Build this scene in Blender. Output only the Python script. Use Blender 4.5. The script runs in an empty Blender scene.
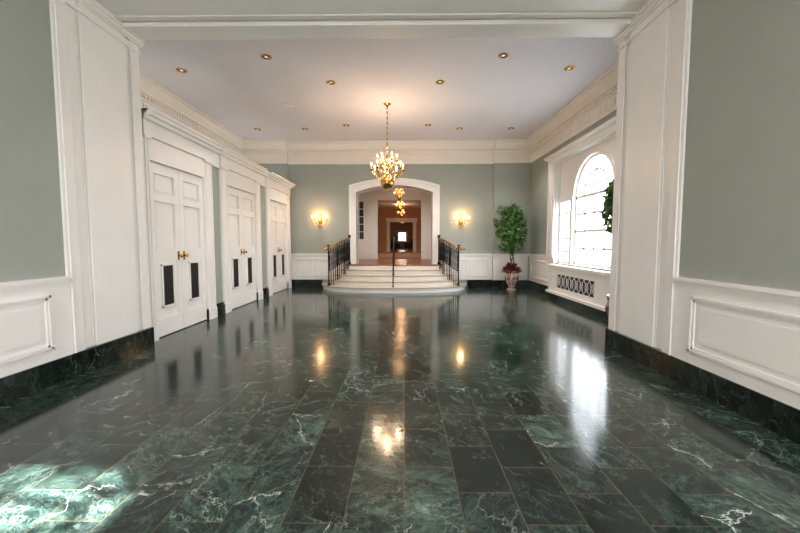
import bpy, bmesh, math, random
from mathutils import Vector, Matrix
random.seed(7)
R=math.radians
scene=bpy.context.scene
scene.view_settings.view_transform='Standard'
scene.view_settings.exposure=.22

# ------------------------------------------------------------ materials
def mat(name,col,rough=.5,metal=0,emit=None,es=0,spec=.5,noise=0,nscale=8):
    m=bpy.data.materials.new(name); m.use_nodes=True
    nt=m.node_tree; b=nt.nodes['Principled BSDF']
    b.inputs['Base Color'].default_value=(*col,1)
    b.inputs['Roughness'].default_value=rough
    b.inputs['Metallic'].default_value=metal
    b.inputs['Specular IOR Level'].default_value=spec
    if emit:
        b.inputs['Emission Color'].default_value=(*emit,1)
        b.inputs['Emission Strength'].default_value=es
    if noise:
        tc=nt.nodes.new('ShaderNodeTexCoord'); n=nt.nodes.new('ShaderNodeTexNoise')
        n.inputs['Scale'].default_value=nscale; n.inputs['Detail'].default_value=4
        r=nt.nodes.new('ShaderNodeValToRGB')
        r.color_ramp.elements[0].position=.3; r.color_ramp.elements[1].position=.7
        r.color_ramp.elements[0].color=(*[c*(1-noise) for c in col],1)
        r.color_ramp.elements[1].color=(*[min(1,c*(1+noise)) for c in col],1)
        nt.links.new(tc.outputs['Object'],n.inputs['Vector'])
        nt.links.new(n.outputs['Fac'],r.inputs['Fac'])
        nt.links.new(r.outputs['Color'],b.inputs['Base Color'])
    return m

M={}
M['white']=mat('white_paint',(.86,.84,.82),.38,noise=.02,nscale=3)
M['cream']=mat('cream_paint',(.83,.78,.72),.45,noise=.02,nscale=3)
M['green']=mat('sage_wall_paint',(.325,.355,.322),.6,noise=.03,nscale=2)
M['ceil']=mat('ceiling_paint',(.72,.71,.76),.7,noise=.015,nscale=2)
M['black']=mat('wrought_iron',(.012,.012,.013),.35,metal=.6)
M['dark']=mat('dark_grille_mesh',(.015,.015,.017),.6)
M['brass']=mat('polished_brass',(.60,.33,.09),.24,metal=1)
M['candle']=mat('candle_sleeve',(.80,.62,.36),.5)
M['bulb']=mat('flame_bulb',(1,.8,.5),.4,emit=(1,.55,.20),es=11)
M['dbulb']=mat('downlight_lamp',(.5,.45,.4),.4,emit=(1,.85,.65),es=.6)
M['tread']=mat('limestone_tread',(.50,.40,.28),.3,noise=.10,nscale=6)
M['tan']=mat('tan_wall_paint',(.50,.31,.18),.6,noise=.04,nscale=2)
M['wood']=mat('red_oak_floor',(.24,.09,.04),.3,noise=.3,nscale=4)
M['carpet']=mat('brown_carpet',(.16,.07,.04),.9,noise=.25,nscale=20)
M['bark']=mat('ficus_bark',(.10,.065,.04),.8,noise=.3,nscale=20)
M['soil']=mat('potting_soil',(.03,.02,.012),.9,noise=.3,nscale=30)
M['leaf']=mat('ficus_leaf',(.035,.11,.02),.4,noise=.5,nscale=9)
M['leaf2']=mat('ficus_leaf_light',(.08,.19,.035),.4,noise=.4,nscale=9)
M['red']=mat('croton_leaf',(.16,.025,.025),.45,noise=.5,nscale=14)
M['pot']=mat('porcelain_glaze',(.45,.33,.27),.15,noise=.35,nscale=14)
M['potd']=mat('porcelain_oxblood',(.13,.03,.025),.2,noise=.3,nscale=14)
M['sofa']=mat('dark_upholstery',(.05,.035,.03),.8,noise=.2)
M['pale_ground']=mat('pale_bright_ground',(.62,.62,.56),.9,noise=.1,nscale=3)

def glass():
    m=bpy.data.materials.new('window_glass'); m.use_nodes=True
    nt=m.node_tree; nt.nodes.clear()
    o=nt.nodes.new('ShaderNodeOutputMaterial'); mx=nt.nodes.new('ShaderNodeMixShader')
    t=nt.nodes.new('ShaderNodeBsdfTransparent'); g=nt.nodes.new('ShaderNodeBsdfGlossy')
    g.inputs['Roughness'].default_value=.03
    mx.inputs[0].default_value=.07
    nt.links.new(t.outputs[0],mx.inputs[1]); nt.links.new(g.outputs[0],mx.inputs[2])
    nt.links.new(mx.outputs[0],o.inputs[0]); return m
M['glass']=glass()
M['dglass']=mat('dark_sidelight_glass',(.05,.06,.07),.05)

def marble(name,tiles=True):
    m=bpy.data.materials.new(name); m.use_nodes=True
    nt=m.node_tree; L=nt.links.new; N=nt.nodes.new; b=nt.nodes['Principled BSDF']
    tc=N('ShaderNodeTexCoord')
    mp=N('ShaderNodeMapping'); mp.inputs['Rotation'].default_value=(0,0,R(90)); mp.inputs['Location'].default_value=(.1,0,0)
    L(tc.outputs['Object'],mp.inputs['Vector'])
    br=N('ShaderNodeTexBrick'); br.offset=.5; br.inputs['Scale'].default_value=1
    br.inputs['Brick Width'].default_value=.46; br.inputs['Row Height'].default_value=.305
    br.inputs['Mortar Size'].default_value=.003; br.inputs['Mortar Smooth'].default_value=.1
    br.inputs['Color1'].default_value=(0,0,0,1); br.inputs['Color2'].default_value=(1,1,1,1); br.inputs['Mortar'].default_value=(.5,.5,.5,1)
    L(mp.outputs['Vector'],br.inputs['Vector'])
    k=1. if tiles else 0.
    ang=N('ShaderNodeMath'); ang.operation='MULTIPLY'; ang.inputs[1].default_value=17*k; L(br.outputs['Color'],ang.inputs[0])
    vr=N('ShaderNodeVectorRotate'); vr.rotation_type='Z_AXIS'; L(tc.outputs['Object'],vr.inputs['Vector']); L(ang.outputs[0],vr.inputs['Angle'])
    sc=N('ShaderNodeVectorMath'); sc.operation='SCALE'; sc.inputs['Scale'].default_value=37*k
    L(br.outputs['Color'],sc.inputs[0])
    ad=N('ShaderNodeVectorMath'); ad.operation='ADD'; L(vr.outputs[0],ad.inputs[0]); L(sc.outputs[0],ad.inputs[1])
    def noise(s,d,dist,rough=.6,v=None):
        n=N('ShaderNodeTexNoise'); n.inputs['Scale'].default_value=s; n.inputs['Detail'].default_value=d
        n.inputs['Distortion'].default_value=dist; n.inputs['Roughness'].default_value=rough
        L((v or ad).outputs[0],n.inputs['Vector']); return n
    def ramp(src,pts):
        r=N('ShaderNodeValToRGB'); e=r.color_ramp.elements
        while len(e)<len(pts): e.new(.5)
        for i,(p,c) in enumerate(pts):
            e[i].position=p; e[i].color=(*c,1) if isinstance(c,tuple) else (c,c,c,1)
        L(src,r.inputs['Fac']); return r
    def mul(a,bv):
        x=N('ShaderNodeMath'); x.operation='MULTIPLY'; L(a,x.inputs[0])
        if isinstance(bv,float): x.inputs[1].default_value=bv
        else: L(bv,x.inputs[1])
        return x
    def mix(fac,a,bcol):
        x=N('ShaderNodeMixRGB'); L(fac,x.inputs[0]); L(a,x.inputs[1])
        if isinstance(bcol,tuple): x.inputs[2].default_value=(*bcol,1)
        else: L(bcol,x.inputs[2])
        return x
    st=N('ShaderNodeMapping'); st.inputs['Scale'].default_value=(1,1.7,1)
    L(ad.outputs[0],st.inputs['Vector'])
    n1=noise(4.4,12,.5,.80,st)
    base=ramp(n1.outputs['Fac'],[(.37,(.003,.0065,.006)),(.47,(.009,.020,.017)),(.55,(.023,.047,.038)),(.67,(.082,.125,.104))])
    def crack(s,warp,w,ws,v):
        n=noise(ws,5,0,.65,v)
        sub=N('ShaderNodeVectorMath'); sub.operation='SUBTRACT'; L(n.outputs['Color'],sub.inputs[0]); sub.inputs[1].default_value=(.5,.5,.5)
        sv=N('ShaderNodeVectorMath'); sv.operation='SCALE'; sv.inputs['Scale'].default_value=warp; L(sub.outputs[0],sv.inputs[0])
        a2=N('ShaderNodeVectorMath'); a2.operation='ADD'; L(v.outputs[0],a2.inputs[0]); L(sv.outputs[0],a2.inputs[1])
        vo=N('ShaderNodeTexVoronoi'); vo.feature='DISTANCE_TO_EDGE'; vo.inputs['Scale'].default_value=s; L(a2.outputs[0],vo.inputs['Vector'])
        return ramp(vo.outputs['Distance'],[(0,1.),(w*.4,.5),(w,0.)])
    c1=crack(1.5,.5,.0115,2.5,st); c2=crack(3.8,.4,.022,5,st); c3=crack(9,.3,.06,9,st)
    m1=ramp(noise(1.6,4,.2).outputs['Fac'],[(.48,0.),(.62,1.)])
    m2=ramp(noise(2.4,4,.3,.6,st).outputs['Fac'],[(.46,0.),(.60,1.)])
    c=mix(mul(c3.outputs[0],.28).outputs[0],base.outputs[0],(.11,.155,.13))
    c=mix(mul(mul(c2.outputs[0],m2.outputs[0]).outputs[0],.5).outputs[0],c.outputs[0],(.26,.32,.285))
    c=mix(mul(mul(c1.outputs[0],m1.outputs[0]).outputs[0],.8).outputs[0],c.outputs[0],(.50,.55,.52))
    bl=ramp(noise(2.3,6,1.0,.6,st).outputs['Fac'],[(.71,0.),(.745,1.)])
    c=mix(mul(bl.outputs[0],.85).outputs[0],c.outputs[0],(.62,.65,.60))
    tb=ramp(br.outputs['Color'],[(0,.38),(.2,.70),(.7,1.05),(1,1.65)])
    mm=N('ShaderNodeMixRGB'); mm.blend_type='MULTIPLY'; mm.inputs[0].default_value=1
    L(c.outputs[0],mm.inputs[1])
    if tiles:
        L(tb.outputs[0],mm.inputs[2])
        fin=mix(mul(br.outputs['Fac'],.85).outputs[0],mm.outputs[0],(.085,.065,.035))
    else:
        mm.inputs[2].default_value=(.4,.4,.4,1); fin=mm
    L(fin.outputs[0],b.inputs['Base Color'])
    b.inputs['Specular IOR Level'].default_value=.42
    n5=noise(5,2,0,.5,tc); rr=ramp(n5.outputs['Fac'],[(.3,.10),(.7,.17)]); L(rr.outputs[0],b.inputs['Roughness'])
    return m
M['floor']=marble('green_serpentine_tiles',True)
M['base']=marble('green_serpentine_base',False)

# ------------------------------------------------------------ mesh builder
class MB:
    def __init__(s,name): s.name=name; s.bm=bmesh.new(); s.mats=[]
    def mi(s,k):
        if k not in s.mats: s.mats.append(k)
        return s.mats.index(k)
    def box(s,x0,x1,y0,y1,z0,z1,m='white'):
        i=s.mi(m); v=[s.bm.verts.new(p) for p in [(x0,y0,z0),(x1,y0,z0),(x1,y1,z0),(x0,y1,z0),(x0,y0,z1),(x1,y0,z1),(x1,y1,z1),(x0,y1,z1)]]
        for q in [(0,3,2,1),(4,5,6,7),(0,1,5,4),(1,2,6,5),(2,3,7,6),(3,0,4,7)]:
            f=s.bm.faces.new([v[k] for k in q]); f.material_index=i
    def ext(s,pts,plane,a,b,m='white'):
        i=s.mi(m)
        def P(p,t):
            if plane=='xz': return (p[0],t,p[1])
            if plane=='yz': return (t,p[0],p[1])
            return (p[0],p[1],t)
        A=[s.bm.verts.new(P(p,a)) for p in pts]; B=[s.bm.verts.new(P(p,b)) for p in pts]
        n=len(pts)
        fs=[s.bm.faces.new(A[::-1]),s.bm.faces.new(B)]
        for k in range(n): fs.append(s.bm.faces.new([A[k],A[(k+1)%n],B[(k+1)%n],B[k]]))
        for f in fs: f.material_index=i
    def strip(s,inner,outer,plane,a,b,m='white'):
        for k in range(len(inner)-1):
            s.ext([inner[k],inner[k+1],outer[k+1],outer[k]],plane,a,b,m)
    def lathe(s,prof,c=(0,0,0),seg=20,m='brass',smooth=True):
        i=s.mi(m); rings=[]
        for r,z in prof:
            if r<1e-5: rings.append([s.bm.verts.new((c[0],c[1],c[2]+z))])
            else: rings.append([s.bm.verts.new((c[0]+r*math.cos(2*math.pi*k/seg),c[1]+r*math.sin(2*math.pi*k/seg),c[2]+z)) for k in range(seg)])
        for a,b in zip(rings,rings[1:]):
            for k in range(seg):
                k2=(k+1)%seg
                q=[a[k%len(a)],a[k2%len(a)],b[k2%len(b)],b[k%len(b)]]
                u=[]
                for v in q:
                    if v not in u: u.append(v)
                if len(u)>=3:
                    f=s.bm.faces.new(u); f.material_index=i; f.smooth=smooth
    def tube(s,pts,r,m='brass',seg=8):
        i=s.mi(m); pts=[Vector(p) for p in pts]; rings=[]; n=len(pts)
        rr=r if isinstance(r,(list,tuple)) else [r]*n
        up=Vector((0,0,1)); 
        for k,p in enumerate(pts):
            t=(pts[min(k+1,n-1)]-pts[max(k-1,0)]).normalized()
            ref=up if abs(t.z)<.95 else Vector((1,0,0))
            if k==0: u=t.cross(ref).normalized()
            else: u=(u-t*u.dot(t)).normalized()
            w=t.cross(u)
            rings.append([s.bm.verts.new(p+(u*math.cos(2*math.pi*j/seg)+w*math.sin(2*math.pi*j/seg))*rr[k]) for j in range(seg)])
        for a,b in zip(rings,rings[1:]):
            for j in range(seg):
                f=s.bm.faces.new([a[j],a[(j+1)%seg],b[(j+1)%seg],b[j]]); f.material_index=i; f.smooth=True
        for e in (rings[0][::-1],rings[-1]):
            f=s.bm.faces.new(e); f.material_index=i
    def leaf(s,p,d,n,L,W,m):
        i=s.mi(m); d=d.normalized(); sd=d.cross(n).normalized(); nn=sd.cross(d)
        q=[p,p+d*L*.45+sd*W*.5-nn*L*.04,p+d*L-nn*L*.15,p+d*L*.45-sd*W*.5-nn*L*.04]
        f=s.bm.faces.new([s.bm.verts.new(v) for v in q]); f.material_index=i
    def done(s,loc=(0,0,0),recalc=True,bevel=0):
        if recalc: bmesh.ops.recalc_face_normals(s.bm,faces=s.bm.faces)
        me=bpy.data.meshes.new(s.name); s.bm.to_mesh(me); s.bm.free()
        for k in s.mats: me.materials.append(M[k])
        o=bpy.data.objects.new(s.name,me); o.location=loc; scene.collection.objects.link(o)
        if bevel:
            bv=o.modifiers.new('bevel','BEVEL'); bv.width=bevel; bv.segments=2; bv.limit_method='ANGLE'
        return o
def light(name,typ,loc,e,col=(1,1,1),rot=(0,0,0),parent=None,**kw):
    d=bpy.data.lights.new(name,typ); d.energy=e; d.color=col
    for k,v in kw.items(): setattr(d,k,v)
    o=bpy.data.objects.new(name,d); o.location=loc; o.rotation_euler=rot; scene.collection.objects.link(o)
    if parent:
        o.parent=parent; o.matrix_parent_inverse=parent.matrix_basis.inverted()
    return o

# ------------------------------------------------------------ dimensions
XL,XR=-3.49,2.78      # near hall side walls
FL,FR=-5.07,3.92      # far hall side walls
P0,P1=3.66,4.87       # cased opening
YB=11.4               # back wall
YN=-4.5               # wall behind camera
HC=4.5; SOF=4.09; DADO=1.06; BB=.24
CX=-.31               # stair/door axis
CF=-3.6               # closet face

# floor & ceilings
b=MB('floor'); b.box(FL-.3,FR+.3,YN-.3,YB,-.12,0,'floor'); b.done()
b=MB('ceiling'); b.box(FL-.3,FR+.3,YN-.3,YB+.15,HC,HC+.15,'ceil'); b.done()

def wains_y(mb,x,s,y0,y1,panels):
    def bx(d0,d1,ya,yb,z0,z1,m='white'): mb.box(min(x+s*d0,x+s*d1),max(x+s*d0,x+s*d1),ya,yb,z0,z1,m)
    bx(0,.02,y0,y1,BB,DADO-.08)
    bx(0,.055,y0,y1,DADO-.035,DADO); bx(0,.04,y0,y1,DADO-.065,DADO-.035); bx(0,.03,y0,y1,DADO-.09,DADO-.065)
    for a,c in panels:
        z0,z1=BB+.12,DADO-.17
        for k,(w,d) in enumerate([(0,.045),(.025,.033)]):
            t=.022
            bx(.02,d,a+w,c-w,z0+w,z0+w+t); bx(.02,d,a+w,c-w,z1-w-t,z1-w)
            bx(.02,d,a+w,a+w+t,z0+w,z1-w); bx(.02,d,c-w-t,c-w,z0+w,z1-w)
        bx(.02,.03,a+.10,c-.10,z0+.10,z1-.10)
def wains_x(mb,y,s,x0,x1,panels):
    def bx(d0,d1,xa,xb,z0,z1,m='white'): mb.box(xa,xb,min(y+s*d0,y+s*d1),max(y+s*d0,y+s*d1),z0,z1,m)
    bx(0,.02,x0,x1,BB,DADO-.08)
    bx(0,.055,x0,x1,DADO-.035,DADO); bx(0,.04,x0,x1,DADO-.065,DADO-.035); bx(0,.03,x0,x1,DADO-.09,DADO-.065)
    for a,c in panels:
        z0,z1=BB+.12,DADO-.17; t=.022
        bx(.02,.045,a,c,z0,z0+t); bx(.02,.045,a,c,z1-t,z1); bx(.02,.045,a,a+t,z0,z1); bx(.02,.045,c-t,c,z0,z1)

b=MB('wall_near_left'); b.box(XL-.3,XL,YN,P0,0,HC,'green'); b.done()
def arch_pts(y0,y1,zs,n=20):
    c=(y0+y1)/2; r=(y1-y0)/2
    return [(c-r*math.cos(math.pi*k/n),zs+r*math.sin(math.pi*k/n)) for k in range(n+1)]
def seg_arch(x0,x1,zs,rise,n=20):
    c=(x0+x1)/2; h=(x1-x0)/2
    return [(c-h+2*h*k/n, zs+rise*(1-(2*k/n-1)**2)) for k in range(n+1)]
NW0,NW1,NWZ=.55,1.55,2.7
b=MB('wall_near_right')
b.box(XR,XR+.3,YN,NW0,0,HC,'green'); b.box(XR,XR+.3,NW1,P0,0,HC,'green'); b.box(XR,XR+.3,NW0,NW1,0,.9,'green')
ap=arch_pts(NW0,NW1,NWZ); b.strip(ap,[(p[0],HC) for p in ap],'yz',XR,XR+.3,'green'); b.done()
def fan_window(name,x0,x1,y0,y1,z0,zs,cols=3,rows=4,mw=.013):
    mb=MB(name); r=(y1-y0)/2; c=(y0+y1)/2; fw=.05
    xm=(x0+x1)/2
    mb.box(x0,x1,y0,y0+fw,z0,zs); mb.box(x0,x1,y1-fw,y1,z0,zs); mb.box(x0,x1,y0,y1,z0,z0+fw+.02)
    mb.box(x0,x1,y0,y1,zs-.03,zs+.03)
    mb.box(x0,x1,y0,y1,(z0+zs)/2-.03,(z0+zs)/2+.03)
    o=arch_pts(y0,y1,zs); i=arch_pts(y0+fw,y1-fw,zs); mb.strip(i,o,'yz',x0,x1)
    for k in range(1,cols):
        yy=y0+(y1-y0)*k/cols; mb.box(xm-.02,xm+.02,yy-mw,yy+mw,z0,zs)
    for k in range(1,rows):
        zz=z0+(zs-z0)*k/rows; mb.box(xm-.02,xm+.02,y0,y1,zz-mw,zz+mw)
    for a in (30,60,90,120,150):
        mb.tube([(xm,c+.25*r*math.cos(R(a)),zs+.25*r*math.sin(R(a))),(xm,c+(r-.02)*math.cos(R(a)),zs+(r-.02)*math.sin(R(a)))],mw,'white',6)
    for q in (.25,.62):
        mb.tube([(xm,c+q*r*math.cos(R(a)),zs+q*r*math.sin(R(a))) for a in range(0,181,10)],mw,'white',6)
    mb.box(xm-.003,xm+.003,y0+.01,y1-.01,z0,zs,'glass')
    mb.strip([(p[0],zs) for p in i],i,'yz',xm-.003,xm+.003,'glass')
    return mb
fan_window('window_1',XR+.1,XR+.16,NW0,NW1,.9,NWZ).done()
b=MB('wall_rear')
wx=[(-2.8,-1.2),(.3,1.9)]; xs=XL-.3
for a,c in wx:
    b.box(xs,a,YN-.3,YN,0,HC,'green'); b.box(a,c,YN-.3,YN,0,.8,'green'); b.box(a,c,YN-.3,YN,3.8,HC,'green'); xs=c
b.box(xs,XR+.3,YN-.3,YN,0,HC,'green'); b.done()
for k,(a,c) in enumerate(wx):  # unseen rear windows, added so daylight fills the near hall
    b=MB('window_%d'%(k+2)); y0,y1=YN-.2,YN-.14
    b.box(a,a+.06,y0,y1,.8,3.8); b.box(c-.06,c,y0,y1,.8,3.8); b.box(a,c,y0,y1,.8,.87); b.box(a,c,y0,y1,3.73,3.8); b.box(a,c,y0,y1,2.25,2.32)
    for j in (1,2): xx=a+(c-a)*j/3; b.box(xx-.013,xx+.013,y0+.015,y1-.015,.8,3.8)
    for j in range(1,6): zz=.8+3.0*j/6; b.box(a,c,y0+.015,y1-.015,zz-.013,zz+.013)
    b.box(a,c,y0+.027,y0+.033,.8,3.8,'glass'); b.done()

b=MB('wainscot_near_left'); wains_y(b,XL,1,YN,P0,[(-2.4,-.2),(0.1,1.55),(1.85,3.45)]); b.done()
b=MB('wainscot_near_right'); wains_y(b,XR,-1,YN,P0,[(-2.4,-.2),(0.1,1.55),(1.85,3.45)]); b.done()
b=MB('baseboard_near_left'); b.box(XL,XL+.035,YN,P0,0,BB,'base'); b.box(XL-.05,XL+.035,P0,P1,0,BB,'base'); b.done()
b=MB('baseboard_near_right'); b.box(XR-.035,XR,YN,P0,0,BB,'base'); b.box(XR-.035,XR+.05,P0,P1,0,BB,'base'); b.done()

# cased opening: jambs + beam
def jamb(name,x,s):
    mb=MB(name); q=-.05
    def bx(d0,d1,ya,yb,z0,z1,m='white'): mb.box(min(x+s*(d0+q),x+s*(d1+q)),max(x+s*(d0+q),x+s*(d1+q)),ya,yb,z0,z1,m)
    bx(-1.4,0.03,P0,P1,BB,HC-.01) if s>0 else bx(-1.0,0.03,P0,P1,BB,HC-.01)
    bx(.03,.07,P0+.00,P0+.16,BB,SOF)
    bx(.07,.085,P0+.03,P0+.05,BB,SOF)
    bx(.03,.042,P0+.30,P0+.315,BB,SOF-.1)
    bx(.03,.055,P0+.33,P1-.25,BB,SOF-.1)
    bx(.03,.05,P1-.13,P1,BB,SOF)
    bx(.05,.06,P1-.16,P1-.135,BB,SOF)
    for k,(z0,z1,d) in enumerate([(SOF-.22,SOF-.19,.07),(SOF-.12,SOF-.09,.075),(SOF-.09,SOF-.05,.09),(SOF-.05,SOF-.0,.11)]):
        bx(.0,d,P0-.02,P1+.02*min(k,2),z0,z1)
    return mb.done(bevel=.004)
jamb('trim_1',XL,1); jamb('trim_2',XR,-1)
b=MB('beam_header'); b.box(XL-1.4,XR+1.0,P0,P1,SOF,HC,'white')
b.box(XL-.05,XR+.05,P1-.30,P1,SOF-.035,SOF,'white'); b.box(XL-.05,XR+.05,P1-.34,P1-.30,SOF-.06,SOF,'white'); b.box(XL,XR,P1-.46,P1-.38,SOF-.02,SOF,'cream')
b.box(XL-.05,XR+.05,P0,P0+.3,SOF-.035,SOF,'white'); b.box(XL-.05,XR+.05,P1-.02,P1+.03,SOF-.02,SOF+.04,'white')
b.done(bevel=.005)
b=MB('wall_return_left'); b.box(FL,XL-.08,P1,P1+.08,0,HC,'green'); b.done()
b=MB('wall_return_right'); b.box(XR+.08,FR,P1,P1+.10,0,HC,'green'); b.done()

# far walls
b=MB('wall_left'); b.box(FL-.3,FL,P1,YB,0,HC,'green'); b.done()
b=MB('wall_back')
O0,O1,OZ,RISE=-1.50,.89,2.98,.22
b.box(FL-.3,O0,YB,YB+.15,0,HC,'green'); b.box(O1,FR+.3,YB,YB+.15,0,HC,'green')
ap=seg_arch(O0,O1,OZ,RISE); b.strip(ap,[(p[0],HC) for p in ap],'xz',YB,YB+.15,'green')
b.box(O0,O1,YB,YB+.15,0,.70,'white')
b.box(FL,-3.62,YB-.12,YB,0,HC,'green'); b.box(2.78,FR,YB-.12,YB,0,HC,'green'); b.done()
b=MB('trim_3')
def casing(w0,w1,d):
    i=[(O0-w0,.73)]+seg_arch(O0-w0,O1+w0,OZ+w0,RISE)+[(O1+w0,.73)]
    o=[(O0-w1,.73)]+seg_arch(O0-w1,O1+w1,OZ+w1,RISE)+[(O1+w1,.73)]
    b.strip(i,o,'xz',YB-d,YB)
casing(0,.21,.035); casing(0,.03,.055); casing(.15,.22,.07)
i=[(O0,.73)]+seg_arch(O0,O1,OZ,RISE)+[(O1,.73)]; o=[(O0-.02,.73)]+seg_arch(O0-.02,O1+.02,OZ+.02,RISE)+[(O1+.02,.73)]
b.strip(i,o,'xz',YB,YB+.5); b.done()

W0,W1,WZ0,WZ1=5.95,9.45,.88,3.45
b=MB('wall_right')
b.box(FR,FR+.3,P1,W0,0,HC,'green'); b.box(FR,FR+.3,W1,YB+.1,0,HC,'green'); b.box(FR,FR+.3,W0,W1,0,WZ0,'green'); b.box(FR,FR+.3,W0,W1,WZ1,HC,'green'); b.done()
A0,A1=6.95,8.62; AZ=2.45
b=fan_window('window_4',FR+.13,FR+.19,A0,A1,WZ0,AZ,4,4,.022)
x0,x1=FR+.10,FR+.22
ap=arch_pts(A0,A1,AZ); b.strip(ap,[(p[0],WZ1) for p in ap],'yz',x0,x1)
b.box(x0,x1,W0,A0,AZ+.02,WZ1); b.box(x0,x1,A1,W1,AZ+.02,WZ1)
o=arch_pts(A0-.07,A1+.07,AZ); b.strip(ap,o,'yz',x0-.04,x0)
for y in (A0,A1): 
    b.box(x0-.05,x1,y-.12 if y==A0 else y,y if y==A0 else y+.12,WZ0,AZ+.02); 
for (s0,s1) in ((W0,A0-.12),(A1+.12,W1)):
    b.box(x0,x1,s0,s0+.05,WZ0,AZ); b.box(x0,x1,s1-.08,s1,WZ0,AZ)
    b.box(x0-.03,x1,s0,s1,AZ-.03,AZ+.08); b.box(x0,x1,s0,s1,WZ0,WZ0+.06)
    ym=(s0+s1)/2; b.box(x0+.05,x0+.08,ym-.018,ym+.018,WZ0,AZ)
    for k in range(1,5): zz=WZ0+(AZ-WZ0)*k/5; b.box(x0+.05,x0+.08,s0,s1,zz-.018,zz+.018)
    b.box(x0+.058,x0+.062,s0,s1,WZ0,AZ,'glass')
b.done()
b=MB('trim_4')
def rx(d0,d1,ya,yb,z0,z1,m='white'): b.box(FR-d1,FR-d0,ya,yb,z0,z1,m)
for (a,c,s) in ((W0-.45,W0,0),(W1,W1+.40,1)):
    rx(0,.05,a,c,DADO,WZ1); rx(.05,.075,a+.05,a+.08,DADO,WZ1); rx(.05,.075,c-.08,c-.05,DADO,WZ1)
rx(0,.06,W0-.45,W1+.40,WZ1,WZ1+.12); rx(0,.10,W0-.48,W1+.43,WZ1+.12,WZ1+.16); rx(0,.15,W0-.52,W1+.47,WZ1+.16,WZ1+.21)
b.box(FR,FR+.1,W0,W0+.02,WZ0,WZ1); b.box(FR,FR+.1,W1-.02,W1,WZ0,WZ1); b.box(FR,FR+.1,W0,W1,WZ1-.02,WZ1)
b.box(FR,FR+.12,W0,W1,WZ0-.02,WZ0+.01)
b.done(bevel=.003)
b=MB('radiator_cover')
RY0,RY1=6.05,9.35
FX=FR-.001
b.box(FX-.17,FX,RY0,RY1,.20,.31); b.box(FX-.17,FX,RY0,RY1,.64,.80)
G0,G1=7.10,8.85
b.box(FX-.17,FX,RY0,G0,.31,.64); b.box(FX-.17,FX,G1,RY1,.31,.64)
b.box(FX-.14,FX-.13,G0,G1,.31,.64,'dark')
b.box(FX-.22,FX,RY0-.04,RY1+.04,.80,.86); b.box(FX-.22,FX,RY0-.04,RY1+.04,.14,.2)
b.box(FX-.15,FX,RY0+.02,RY1-.02,0,.14,'base')
n=8
for k in range(n):
    y=G0+(G1-G0)*(k+.5)/n; h=(G1-G0)/n*.5; x=FR-.155
    for (a,c) in (((y-h,.31),(y+h,.64)),((y-h,.64),(y+h,.31))):
        b.tube([(x,a[0],a[1]),(x,c[0],c[1])],.007,'white',5)
    b.tube([(x,y+.065*math.cos(q*math.pi/4),.475+.09*math.sin(q*math.pi/4)) for q in range(9)],.006,'white',5)
b.done()

b=MB('wainscot_right'); wains_y(b,FR,-1,P1+.1,RY0-.06,[]); wains_y(b,FR,-1,RY1+.06,YB-.12,[(RY1+.3,YB-.35)]); b.done()
b=MB('baseboard_right'); b.box(FR-.045,FR,P1+.1,RY0,0,BB,'base'); b.box(FR-.045,FR,RY1,YB-.12,0,BB,'base'); b.done()
b=MB('wainscot_back'); wains_x(b,YB,-1,-3.62,O0-.22,[(-3.4,-2.9),(-2.75,-1.9)]); wains_x(b,YB,-1,O1+.22,2.78,[(1.3,2.0),(2.1,2.65)]); wains_x(b,YB-.12,-1,2.78,FR-.06,[(2.9,3.75)]); b.done()
b=MB('baseboard_back'); b.box(-3.62,-2.6,YB-.045,YB,0,BB,'base'); b.box(2.0,2.78,YB-.045,YB,0,BB,'base'); b.box(2.74,FR-.05,YB-.165,YB-.12,0,BB,'base'); b.done()

# cornices
prof=[(0,3.85),(.03,3.85),(.03,3.90),(.015,3.91),(.015,4.14),(.05,4.15),(.05,4.18),(.04,4.18),(.04,4.27),(.09,4.28),(.12,4.32),(.19,4.38),(.22,4.42),(.22,4.45),(.26,4.46),(.26,4.5),(0,4.5)]
def cornice(name,axis,c,s,a,e):
    mb=MB(name)
    pts=[(c+s*p[0],p[1]) for p in prof]
    mb.ext(pts,'xz' if axis=='y' else 'yz',a,e,'cream')
    def bx(d0,d1,t0,t1,z0,z1):
        lo,hi=min(c+s*d0,c+s*d1),max(c+s*d0,c+s*d1)
        if axis=='y': mb.box(lo,hi,t0,t1,z0,z1,'cream')
        else: mb.box(t0,t1,lo,hi,z0,z1,'cream')
    n=int((e-a)/.10)
    for k in range(n):
        t=a+(e-a)*(k+.5)/n; bx(.04,.075,t-.03,t+.03,4.19,4.26)
    n=int((e-a)/.085)
    for k in range(n):
        t=a+(e-a)*(k+.5)/n; bx(.015,.03,t-.022,t+.022,3.94,4.10)
    return mb.done()
cornice('cornice_left','y',FL,1,P1+.08,YB-.12)
cornice('cornice_right','y',FR,-1,P1+.10,YB-.12)
cornice('cornice_back','x',YB,-1,-3.62,2.78)
cornice('cornice_back_bay','x',YB-.12,-1,FL,-3.6)
cornice('cornice_back_bay','x',YB-.12,-1,2.76,FR)

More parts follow.
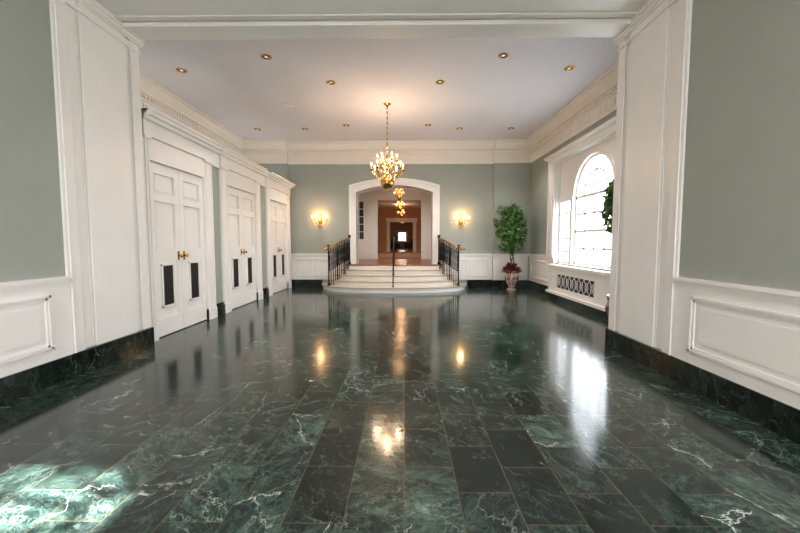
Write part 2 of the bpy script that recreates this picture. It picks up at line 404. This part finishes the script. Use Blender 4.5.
# ------------------------------------------------------------ closets on left
b=MB('closet_surround')
CT=3.22
C0=P1+.08
doors=[(5.08,6.46),(7.28,8.68),(9.60,10.98)]; DH=2.56
b.box(FL+.01,CF-.04,C0,YB-.13,CT-.12,CT-.05,'white')
segs=[]; y=C0
for a,c in doors: segs.append((y,a)); y=c
segs.append((y,YB-.13))
for a,c in segs: b.box(CF-.3,CF+.002,a,c,0,CT-.37,'green')
b.box(CF-.3,CF-.004,C0,YB-.13,DH,CT-.1,'white')
for a,c in doors:
    for (p,q) in ((max(C0,a-.24),a),(c,c+.25)):
        b.box(CF,CF+.05,p,q,0,CT-.38); b.box(CF+.05,CF+.065,p+.02,p+.05,.2,CT-.38); b.box(CF+.05,CF+.065,q-.05,q-.02,.2,CT-.38)
        b.box(CF,CF+.07,p,q,0,.2)
        b.box(CF,CF+.085,p-.01 if p>C0 else p,q+.01,CT-.38,CT-.34)
    lo,hi=max(C0,a-.26),c+.27
    b.box(CF,CF+.05,a,c,DH,CT-.38)
    b.box(CF,CF+.075,lo,hi,CT-.34,CT-.14)
    b.box(CF,CF+.13,lo-.0,hi+.03,CT-.14,CT-.09); b.box(CF,CF+.19,lo,hi+.05,CT-.09,CT-.04); b.box(CF-.1,CF+.22,lo,hi+.07,CT-.04,CT)
b.box(CF-.05,CF+.03,C0,YB-.13,CT-.38,CT-.12); b.box(CF-.05,CF+.09,C0,YB-.13,CT-.12,CT-.06); b.box(CF-.1,CF+.14,C0,YB-.13,CT-.06,CT)
for a,c in segs[1:3]:
    b.box(CF,CF+.03,a+.26,c-.25,0,BB,'base')
b.done(bevel=.004)
for k,(a,c) in enumerate(doors):
    b=MB('door_%d'%(k+1)); m=(a+c)/2
    xb=CF-.03; xf=CF+.005
    for (p,q,kn) in ((a+.006,m-.003,m-.07),(m+.003,c-.006,m+.07)):
        b.box(xb-.02,xb,p,q,.015,DH-.01)
        st=.11
        b.box(xb,xf,p,p+st,.015,DH-.01); b.box(xb,xf,q-st,q,.015,DH-.01)
        for z0,z1 in ((.015,.28),(1.14,1.30),(2.02,2.12),(2.42,DH-.01)):
            b.box(xb,xf,p+st,q-st,z0,z1)
        def panel(z0,z1):
            b.box(xb,xb+.018,p+st+.04,q-st-.04,z0+.04,z1-.04)
            for e in ((p+st,p+st+.015),(q-st-.015,q-st)): b.box(xb,xf+.006,e[0],e[1],z0,z1)
            for e in ((z0,z0+.015),(z1-.015,z1)): b.box(xb,xf+.006,p+st,q-st,e[0],e[1])
        panel(1.30,2.02); panel(2.12,2.42)
        gm=(p+q)/2
        b.box(xb,xb+.022,p+st,q-st,.28,1.14)
        b.box(xb+.02,xf-.004,gm-.12,gm+.12,.46,1.06,'dark')
        for j in range(22):
            z=.47+.59*j/22; b.box(xf-.006,xf+.002,gm-.12,gm+.12,z,z+.008,'black')
        for (ya,yb2,za,zb) in ((gm-.145,gm-.12,.435,1.085),(gm+.12,gm+.145,.435,1.085),(gm-.145,gm+.145,.435,.46),(gm-.145,gm+.145,1.06,1.085)):
            b.box(xb,xf+.012,ya,yb2,za,zb)
        b.tube([(xf,kn,1.2),(xf+.03,kn,1.2),(xf+.035,kn,1.2),(xf+.05,kn,1.2),(xf+.065,kn,1.2),(xf+.07,kn,1.2)],[.012,.012,.024,.032,.024,.006],'brass',12)
        b.box(xf,xf+.006,kn-.022,kn+.022,1.13,1.27,'brass')
    b.done()

# ------------------------------------------------------------ stairs
b=MB('entrance_steps')
def sel(hx,dy,n=40,e=2.6):
    pts=[]
    for k in range(n+1):
        t=math.pi*k/n; cx,sy=math.cos(t),math.sin(t)
        pts.append((CX+hx*math.copysign(abs(cx)**(2/e),cx), YB-.08-(dy-.08)*abs(sy)**(2/e)))
    return pts
H5=.73/5
for k,(hx,dy) in enumerate([(2.24,1.42),(2.06,1.14),(1.88,.86),(1.70,.58)]):
    b.ext(sel(hx-.045,dy-.045),'xy',H5*k if k else 0,H5*(k+1)-.03,'white')
    b.ext(sel(hx,dy),'xy',H5*(k+1)-.035,H5*(k+1),'tread')
b.ext(sel(1.50,.30),'xy',.5,.70,'white'); b.ext(sel(1.52,.33),'xy',.695,.73,'wood')
b.box(O0-.2,O1+.2,YB-.09,YB-.001,0,.70,'white'); b.box(O0,O1,YB-.09,YB,.70,.73,'wood')
b.done()
def stair_rail(name,s):
    mb=MB(name)
    P=[]; hh=.80
    for k in range(13):
        t=k/12
        x=CX+s*(1.40+.50*t**1.4); y=YB-.12-.76*t
        zt=.73+hh-.30*max(0,(t-.2)/.8)**1.3
        z=H5
        for lev,(hx,dy) in ((2,(2.06,1.14)),(3,(1.88,.86)),(4,(1.70,.58)),(5,(1.52,.33))):
            if (abs(x-CX)/hx)**2.6+((YB-y)/dy)**2.6<1: z=H5*lev
        P.append((Vector((x,y,z)),Vector((x,y,zt))))
    top=[p[1] for p in P]
    e=top[-1]; scr=[e+Vector((s*(.09-.09*math.cos(a)),-.09*math.sin(a),-.02*a/3)) for a in [q*.5 for q in range(1,9)]]
    mb.tube(top+scr,.026,'brass',10)
    mb.tube([p-Vector((0,0,.12)) for p in top],.012,'black',6)
    mb.tube([p-Vector((0,0,.66)) for p in top],.012,'black',6)
    for k,(f,t) in enumerate(P):
        mb.tube([f,t],.013 if k%4 else .022,'black',6)
        if k<12:
            q=(t+P[k+1][1])/2
            mb.tube([q-Vector((0,0,.66)),q-Vector((0,0,.12))],.009,'black',5)
            for dz in (-.30,-.52):
                mb.tube([q+Vector((0,0.03*math.cos(a*.5),dz+.1*math.sin(a*.5))) for a in range(13)],.009,'black',5)
    for k in (0,12):
        f,t=P[k]; h=t.z-f.z
        mb.lathe([(0,0),(.045,0),(.045,.06),(.024,.09),(.022,h),(.045,h+.02),(.03,h+.04),(.05,h+.08),(.035,h+.12),(0,h+.13)],tuple(f),12,'black')
    mb.lathe([(0,.0),(.03,.0),(.05,.04),(.035,.08),(0,.09)],tuple(P[12][1]+Vector((0,0,.03))),12,'brass')
    return mb.done()
stair_rail('stair_railing',-1); stair_rail('stair_railing',1)
b=MB('center_handrail')
b.tube([(CX,11.25,1.60),(CX,11.1,1.58),(CX,10.2,1.02),(CX,10.12,.94),(CX,10.12,.86),(CX,10.18,.84)],.02,'black',8)
b.tube([(CX,11.25,.73),(CX,11.25,1.60)],.017,'black',8); b.tube([(CX,10.2,H5),(CX,10.2,1.02)],.017,'black',8)
b.tube([(CX,10.72,.438),(CX,10.72,1.34)],.015,'black',8)
for y,z in ((11.25,.73),(10.2,H5),(10.72,.438)): b.lathe([(0,0),(.045,0),(.045,.012),(.02,.03),(0,.03)],(CX,y,z),12,'black')
b.done()

# ------------------------------------------------------------ rooms beyond
UX=-.19
b=MB('floor_upper'); b.box(-4,3.6,YB+.15,15,.6,.73,'wood'); b.box(O0,O1,YB,YB+.15,.70,.73,'wood'); b.box(-4,3.6,15,27.1,.6,.73,'carpet'); b.box(-4,3.6,27.1,38,.6,.73,'wood'); b.done()
b=MB('ceiling_upper'); b.box(-4,3.6,YB+.15,38.2,3.95,4.1,'ceil'); b.done()
b=MB('wall_vestibule_left'); b.box(-2.75,-2.6,YB+.15,15,.73,3.95,'white'); b.done()
b=MB('wall_vestibule_right'); b.box(2.2,2.35,YB+.15,15,.73,3.95,'white'); b.done()
def wallopen(name,y,half,top,m,casew=.3):
    mb=MB(name)
    a,c=UX-half,UX+half
    mb.box(-4,a,y,y+.15,.73,3.95,m); mb.box(c,3.6,y,y+.15,.73,3.95,m); mb.box(a,c,y,y+.15,top,3.95,m)
    for (p,q) in ((a-casew,a),(c,c+casew)): mb.box(p,q,y-.05,y+.18,.73,top); mb.box(p,q,y-.08,y+.2,.73,.95); mb.box((p+q)/2-.05,(p+q)/2+.05,y-.07,y,1.0,top-.1)
    mb.box(a-casew-.05,c+casew+.05,y-.06,y+.18,top,top+.22); mb.box(a-casew-.1,c+casew+.1,y-.12,y+.2,top+.22,top+.3)
    return mb.done()
wallopen('wall_vestibule_back',15,.9,3.15,'white',.42)
for k,s in enumerate((-1,1)):
    b=MB('glazed_sidelight'); c=UX+s*1.66; y=14.93  # glazed sidelight panel flanking the opening at the vestibule's far end
    b.box(c-.24,c+.24,y,y+.05,.73,3.3,'white'); b.box(c-.18,c+.18,y-.012,y+.01,1.55,3.1,'dglass')
    b.box(c-.012,c+.012,y-.025,y,1.55,3.1)
    for j in range(6): z=1.55+1.55*j/5; b.box(c-.19,c+.19,y-.025,y,z-.012,z+.012)
    b.box(c-.16,c+.16,y-.02,y,.9,1.4); b.done()
wallopen('wall_parlor_back',27,.85,2.95,'tan',.25)
b=MB('wall_parlor_left'); b.box(-3.6,-3.45,15.15,27,.73,3.95,'tan'); b.done()
b=MB('wall_parlor_right'); b.box(3.05,3.2,15.15,27,.73,3.95,'tan'); b.done()
b=MB('wall_drawing_room_left'); b.box(-3.6,-3.45,27.15,38,.73,3.95,'tan'); b.done()
b=MB('wall_drawing_room_right'); b.box(3.05,3.2,27.15,38,.73,3.95,'tan'); b.done()
b=MB('wall_drawing_room_back'); wl,wh,wz0,wz1=-.4,.4,1.6,2.5
b.box(-4,UX+wl,38,38.15,.6,3.95,'tan'); b.box(UX+wh,3.6,38,38.15,.6,3.95,'tan'); b.box(UX+wl,UX+wh,38,38.15,wz1,3.95,'tan'); b.box(UX+wl,UX+wh,38,38.15,.6,wz0,'tan'); b.done()
b=MB('window_5')
for x in (-.4,-.15,.1,.35): b.box(UX+x,UX+x+.05,38,38.08,wz0,wz1)
for z in (1.6,1.87,2.16,2.45): b.box(UX+wl,UX+wh,38,38.08,z,z+.05)
b.box(UX-.55,UX-.4,37.94,38,1.5,2.65); b.box(UX+.4,UX+.55,37.94,38,1.5,2.65); b.box(UX-.6,UX+.6,37.94,38,2.5,2.68); b.box(UX+wl,UX+wh,38.03,38.04,wz0,wz1,'glass'); b.done()
def armchair(loc,rot):
    mb=MB('armchair')
    mb.box(-.36,.36,-.36,.36,.14,.44,'sofa'); mb.box(-.36,.36,.24,.40,.4,1.05,'sofa'); mb.box(-.42,-.28,-.36,.36,.2,.66,'sofa'); mb.box(.28,.42,-.36,.36,.2,.66,'sofa')
    for x in (-.34,.34):
        for y in (-.32,.34): mb.tube([(x,y,0),(x,y,.16)],[.018,.03],'bark',8)
    o=mb.done(loc,bevel=.03); o.rotation_euler=(0,0,rot); return o
armchair((UX-.75,33.5,.73),R(60)); armchair((UX+.75,33.5,.73),R(-60))
b=MB('console_table')
b.box(-.5,.5,-.2,.2,.72,.76,'wood'); b.box(-.46,.46,-.17,.17,.62,.72,'wood')
for x in (-.44,.44):
    for y in (-.15,.15): b.tube([(x,y,0),(x,y,.64)],[.015,.03],'wood',8)
b.done((UX,37.2,.73),bevel=.006)

# ------------------------------------------------------------ chandelier / sconces
def candle(mb,p,h=.085,sc=1):
    mb.lathe([(0,-.02),(.012,-.018),(.038*sc,-.004),(.042*sc,.004),(.014,.006),(.014,.02)],p,12,'brass')
    mb.lathe([(.0,.0),(.011,.0),(.011,h),(0,h)],p,10,'candle')
    mb.lathe([(0,h),(.011,h+.008),(.016,h+.022),(.012,h+.042),(.004,h+.058),(0,h+.062)],p,10,'bulb')
def chandelier(x,y,zc,zceil,s=1.0,power=60,col=(1,.80,.58)):
    mb=MB('brass_chandelier'); t=(zceil-zc)/s
    mb.lathe([(0,-.47),(.012,-.46),(.022,-.44),(.01,-.425),(.03,-.41),(.09,-.385),(.138,-.33),(.152,-.27),(.138,-.215),(.085,-.165),(.035,-.145),(.022,-.13),(.05,-.11),(.055,-.09),(.03,-.07),(.018,-.04),(.03,.0),(.05,.03),(.03,.06),(.02,.08),(.05,.10),(.055,.125),(.022,.15),(.014,.19),(.03,.23),(.034,.26),(.012,.30),(.008,.36),(0,.38)],seg=24)
    def arm(a,r0,r1,z0,z1,dip):
        pts=[]
        for k in range(15):
            u=k/14; r=r0+(r1-r0)*u
            z=z0+(z1-z0)*u**2.2-dip*math.sin(math.pi*u)*(1-.35*u)
            pts.append((r*math.cos(a),r*math.sin(a),z))
        mb.tube(pts,.0105,'brass',7)
        c=(r0+r1)*.42; sp=[]
        for k in range(15):
            th=k*.45; q=.045*(1-k/18)
            sp.append(((c+q*math.cos(th))*math.cos(a),(c+q*math.cos(th))*math.sin(a),z0+.045+q*math.sin(th)))
        mb.tube(sp,.006,'brass',5)
        candle(mb,(pts[-1][0],pts[-1][1],pts[-1][2]+.018))
    for k in range(8): arm(2*math.pi*k/8+.2,.04,.345,-.10,-.02,.13)
    for k in range(6): arm(2*math.pi*k/6,.035,.21,.115,.17,.085)
    n=int((t-.36)/.055)
    for k in range(n):
        z=.38+k*(t-.40)/n; 
        f=(1,0) if k%2 else (0,1)
        mb.tube([(f[0]*.013*math.cos(a),f[1]*.013*math.cos(a),z+.034*math.sin(a)) for a in [j*math.pi/4 for j in range(9)]],.0045,'brass',5)
    mb.tube([(0,0,.36),(0,0,t)],.006,'brass',6)
    mb.lathe([(0,t-.06),(.02,t-.06),(.03,t-.03),(.075,t-.012),(.085,t),(0,t)],seg=20)
    o=mb.done((x,y,zc)); o.scale=(s,s,s)
    for k in range(3):
        a=2*math.pi*k/3+.5
        d=bpy.data.lights.new('chandelier_glow','POINT'); d.energy=power/3; d.color=col; d.shadow_soft_size=.04
        l=bpy.data.objects.new('chandelier_glow',d); l.parent=o; l.location=(.27*math.cos(a),.27*math.sin(a),.16); scene.collection.objects.link(l)
    return o
W=(1,.56,.28)
chandelier(-.38,8.26,3.05,HC,1.05,75,(1,.68,.42))
chandelier(-.35,-.6,3.2,HC,1.05,130)  # unseen chandelier, added behind the camera as warm fill for the near hall
chandelier(UX,13.3,3.18,3.95,.55,9,W)
chandelier(UX,18.2,3.26,3.95,.65,20,W)
chandelier(UX,24,3.36,3.95,.7,25,W)
chandelier(UX,32,3.3,3.95,.7,40,W)
def sconce(x,z):
    mb=MB('wall_sconce')
    mb.lathe([(0,-.18),(.012,-.17),(.02,-.15),(.012,-.13),(.035,-.10),(.05,-.04),(.05,.04),(.03,.1),(.015,.13),(.03,.16),(.02,.2),(.008,.24),(0,.25)],(0,-.05,0),16)
    for a in (-75,-28,28,75):
        a=R(a); big=abs(a)>1
        r=.24 if big else .2; pts=[]
        for k in range(13):
            u=k/12; rr=r*u
            pts.append((rr*math.sin(a),-.05-rr*math.cos(a),-.04+.07*u**2-.11*math.sin(math.pi*u)))
        mb.tube(pts,.008,'brass',7); candle(mb,(pts[-1][0],pts[-1][1],pts[-1][2]+.018))
    o=mb.done((x,YB-.002,z))
    light('sconce_glow','POINT',(x,YB-.2,z+.14),14,(1,.55,.24),parent=o,shadow_soft_size=.09)
    return o
sconce(-2.64,2.07); sconce(1.78,2.05)

# ------------------------------------------------------------ downlights
def downlight(x,y,z,e,col,size):
    mb=MB('recessed_downlight')
    mb.lathe([(.05,.0),(.085,.0),(.09,-.006),(.085,-.012),(.06,-.012),(.05,-.002)],seg=24,m='brass')
    mb.lathe([(0,-.002),(.055,-.002),(.055,-.006),(0,-.006)],seg=24,m='dark')
    mb.lathe([(.0,-.012),(.025,-.010),(.032,-.004)],seg=16,m='dbulb')
    o=mb.done((x,y,z))
    light('downlight_beam','SPOT',(x,y,z-.03),e,col,parent=o,shadow_soft_size=.05,spot_size=R(size),spot_blend=.7)
for x,y in [(-2.3,6.19),(1.64,6.19),(-4.0,6.64),(2.93,6.64),(-1.42,7.16),(.69,7.16),(.63,9.7),(-1.53,9.7),(-4.0,10.0),(-2.7,10.0),(1.5,10.0),(2.9,10.0)]:
    downlight(x,y,HC,95,(1,.95,.88),98)
for x,y in [(-2.6,-.2),(1.9,-.2),(-1.6,-2.2),(.9,-2.2)]: downlight(x,y,HC,170,(1,.95,.88),160)  # added fill spots behind the camera, out of view, built as downlights
for x in (-1.5,1.1): downlight(x,13.2,3.95,100,(1,.93,.84),115)  # added spots that brighten the vestibule beyond its dim chandelier
for y in (17.5,20.5,23.5): downlight(-1.6,y,3.95,150,(1,.82,.62),125); downlight(1.2,y,3.95,150,(1,.82,.62),125)  # added warm spots to lift the parlor, its chandeliers being kept low
b=MB('ceiling_speaker'); b.box(-.09,.09,-.09,.09,-.012,0,'white'); b.box(-.07,.07,-.07,.07,-.016,-.012,'cream'); b.done((-2.6,8.3,HC))

# ------------------------------------------------------------ plants
def ficus(loc,zlo,zhi,rad,n,croton=260):
    mb=MB('potted_ficus'); rnd=random.Random(int(loc[0]*100))
    mb.lathe([(0,0),(.13,0),(.14,.02),(.10,.05),(.085,.10),(.10,.14),(.15,.22),(.185,.33),(.19,.42),(.17,.50),(.165,.53),(.195,.56),(.205,.58),(.19,.59),(.17,.56),(0,.55)],(0,0,0),28,'pot')
    for z,r in ((.075,.095),(.53,.172)):
        mb.lathe([(r,z-.015),(r+.008,z-.01),(r+.008,z+.01),(r,z+.015)],(0,0,0),28,'potd')
    for k in range(8):
        a=2*math.pi*k/8; 
        mb.tube([((.187)*math.cos(a+.16*math.cos(t)),(.187)*math.sin(a+.16*math.cos(t)),.36+.05*math.sin(t)) for t in [j*math.pi/4 for j in range(9)]],.014,'potd',5)
        mb.tube([(.12*math.cos(a),.12*math.sin(a),.16),(.17*math.cos(a),.17*math.sin(a),.27)],.012,'potd',5)
    mb.lathe([(0,.565),(.17,.56)],(0,0,0),20,'soil')
    cz=(zlo+zhi)/2; hz=(zhi-zlo)/2
    for k in range(3):
        a=2.1*k; q=[]
        for j in range(10):
            u=j/9; q.append((.045*math.cos(a+u*5),.045*math.sin(a+u*5),.55+(zlo+.2-.55)*u))
        mb.tube(q,.017,'bark',7)
        for t in range(7):
            e=Vector((rnd.uniform(-1,1)*rad*.6,rnd.uniform(-1,1)*rad*.6,rnd.uniform(zlo+.3,zhi-.25))); s0=Vector(q[-1])
            mb.tube([s0,(s0+e)/2+Vector((0,0,.08)),e],[.011,.008,.004],'bark',5)
    clumps=[(Vector((rnd.gauss(0,.36)*rad,rnd.gauss(0,.36)*rad,cz+rnd.uniform(-.8,.75)*hz)),rnd.uniform(.10,.18)) for _ in range(26)]
    for k in range(n):
        if rnd.random()<.5:
            c,r=rnd.choice(clumps); v=Vector((rnd.gauss(0,1),rnd.gauss(0,1),rnd.gauss(0,1))).normalized()*r*rnd.random()**.4; p=c+v
        else:
            v=Vector((rnd.gauss(0,1),rnd.gauss(0,1),rnd.gauss(0,1))).normalized()*rnd.random()**.4
            u=(v.z+1)/2; w=rad*(.95-.25*u); p=Vector((v.x*w,v.y*w,cz+v.z*hz))
        out=Vector((p.x,p.y,(p.z-cz)*.3))+Vector((rnd.uniform(-.4,.4),rnd.uniform(-.4,.4),rnd.uniform(-.7,.0)))
        nrm=Vector((rnd.uniform(-.9,.9),rnd.uniform(-1.2,.4),.7))
        mb.leaf(p,out,nrm,rnd.uniform(.08,.12),rnd.uniform(.04,.055),'leaf2' if rnd.random()<.4 else 'leaf')
    for k in range(croton):
        a=rnd.uniform(0,6.28); el=rnd.uniform(-.35,1.2); d=Vector((math.cos(a)*math.cos(el),math.sin(a)*math.cos(el),math.sin(el)))
        p=Vector((d.x*rnd.uniform(.05,.2),d.y*rnd.uniform(.05,.2),.57+max(0,d.z)*rnd.uniform(.0,.2)))
        mb.leaf(p,d,Vector((rnd.uniform(-.6,.6),rnd.uniform(-1,.4),.8)),rnd.uniform(.11,.17),.06,'red')
    return mb.done(loc,recalc=False)
ficus((3.20,10.70,0),1.15,2.58,.44,4800)
ficus((3.34,5.55,0),1.55,2.45,.34,2600,0)

# ------------------------------------------------------------ exterior + world + light
b=MB('added_ground'); b.box(-40,40,-40,80,-.6,-.5,'pale_ground'); b.done()  # invented outside ground, kept pale to brighten the view through the window
w=bpy.data.worlds.new('daylight'); scene.world=w; w.use_nodes=True; nt=w.node_tree
bg=nt.nodes['Background']; tc=nt.nodes.new('ShaderNodeTexCoord'); sp=nt.nodes.new('ShaderNodeSeparateXYZ'); rp=nt.nodes.new('ShaderNodeValToRGB')
nt.links.new(tc.outputs['Generated'],sp.inputs[0]); nt.links.new(sp.outputs['Z'],rp.inputs['Fac']); nt.links.new(rp.outputs[0],bg.inputs[0])
rp.color_ramp.elements[0].position=0; rp.color_ramp.elements[0].color=(.95,.96,.96,1)
rp.color_ramp.elements[1].position=.6; rp.color_ramp.elements[1].color=(.80,.88,1,1)
bg.inputs[1].default_value=13.0
def portal(loc,rot,sx,sy):
    o=light('window_portal','AREA',loc,1,rot=rot,shape='RECTANGLE',size=sx,size_y=sy); o.data.cycles.is_portal=True
portal((FR+.35,7.65,2.17),(0,R(90),0),2.7,3.6)
portal((XR+.35,1.05,2.1),(0,R(90),0),2.5,1.1)
portal((-2.0,YN-.35,2.3),(R(90),0,0),1.7,3.1)
portal((1.1,YN-.35,2.3),(R(90),0,0),1.7,3.1)
# sun glancing through the top of the near arched window
tgt=Vector((XR+.13,1.05,2.92)); d=Vector((-1.98,1.84,0))-tgt; src=tgt-d*1.25
light('sun_beam','SPOT',src,300000,(1,.93,.92),rot=d.to_track_quat('-Z','Y').to_euler(),shadow_soft_size=.05,spot_size=R(3.1),spot_blend=.7)

# ------------------------------------------------------------ camera
cd=bpy.data.cameras.new('camera'); cd.sensor_width=36; cd.lens=16.2; cd.clip_start=.05
cam=bpy.data.objects.new('camera',cd); cam.location=(0,0,1.4); cam.rotation_euler=(R(90-3.74),0,R(.64)); scene.collection.objects.link(cam)
scene.camera=cam
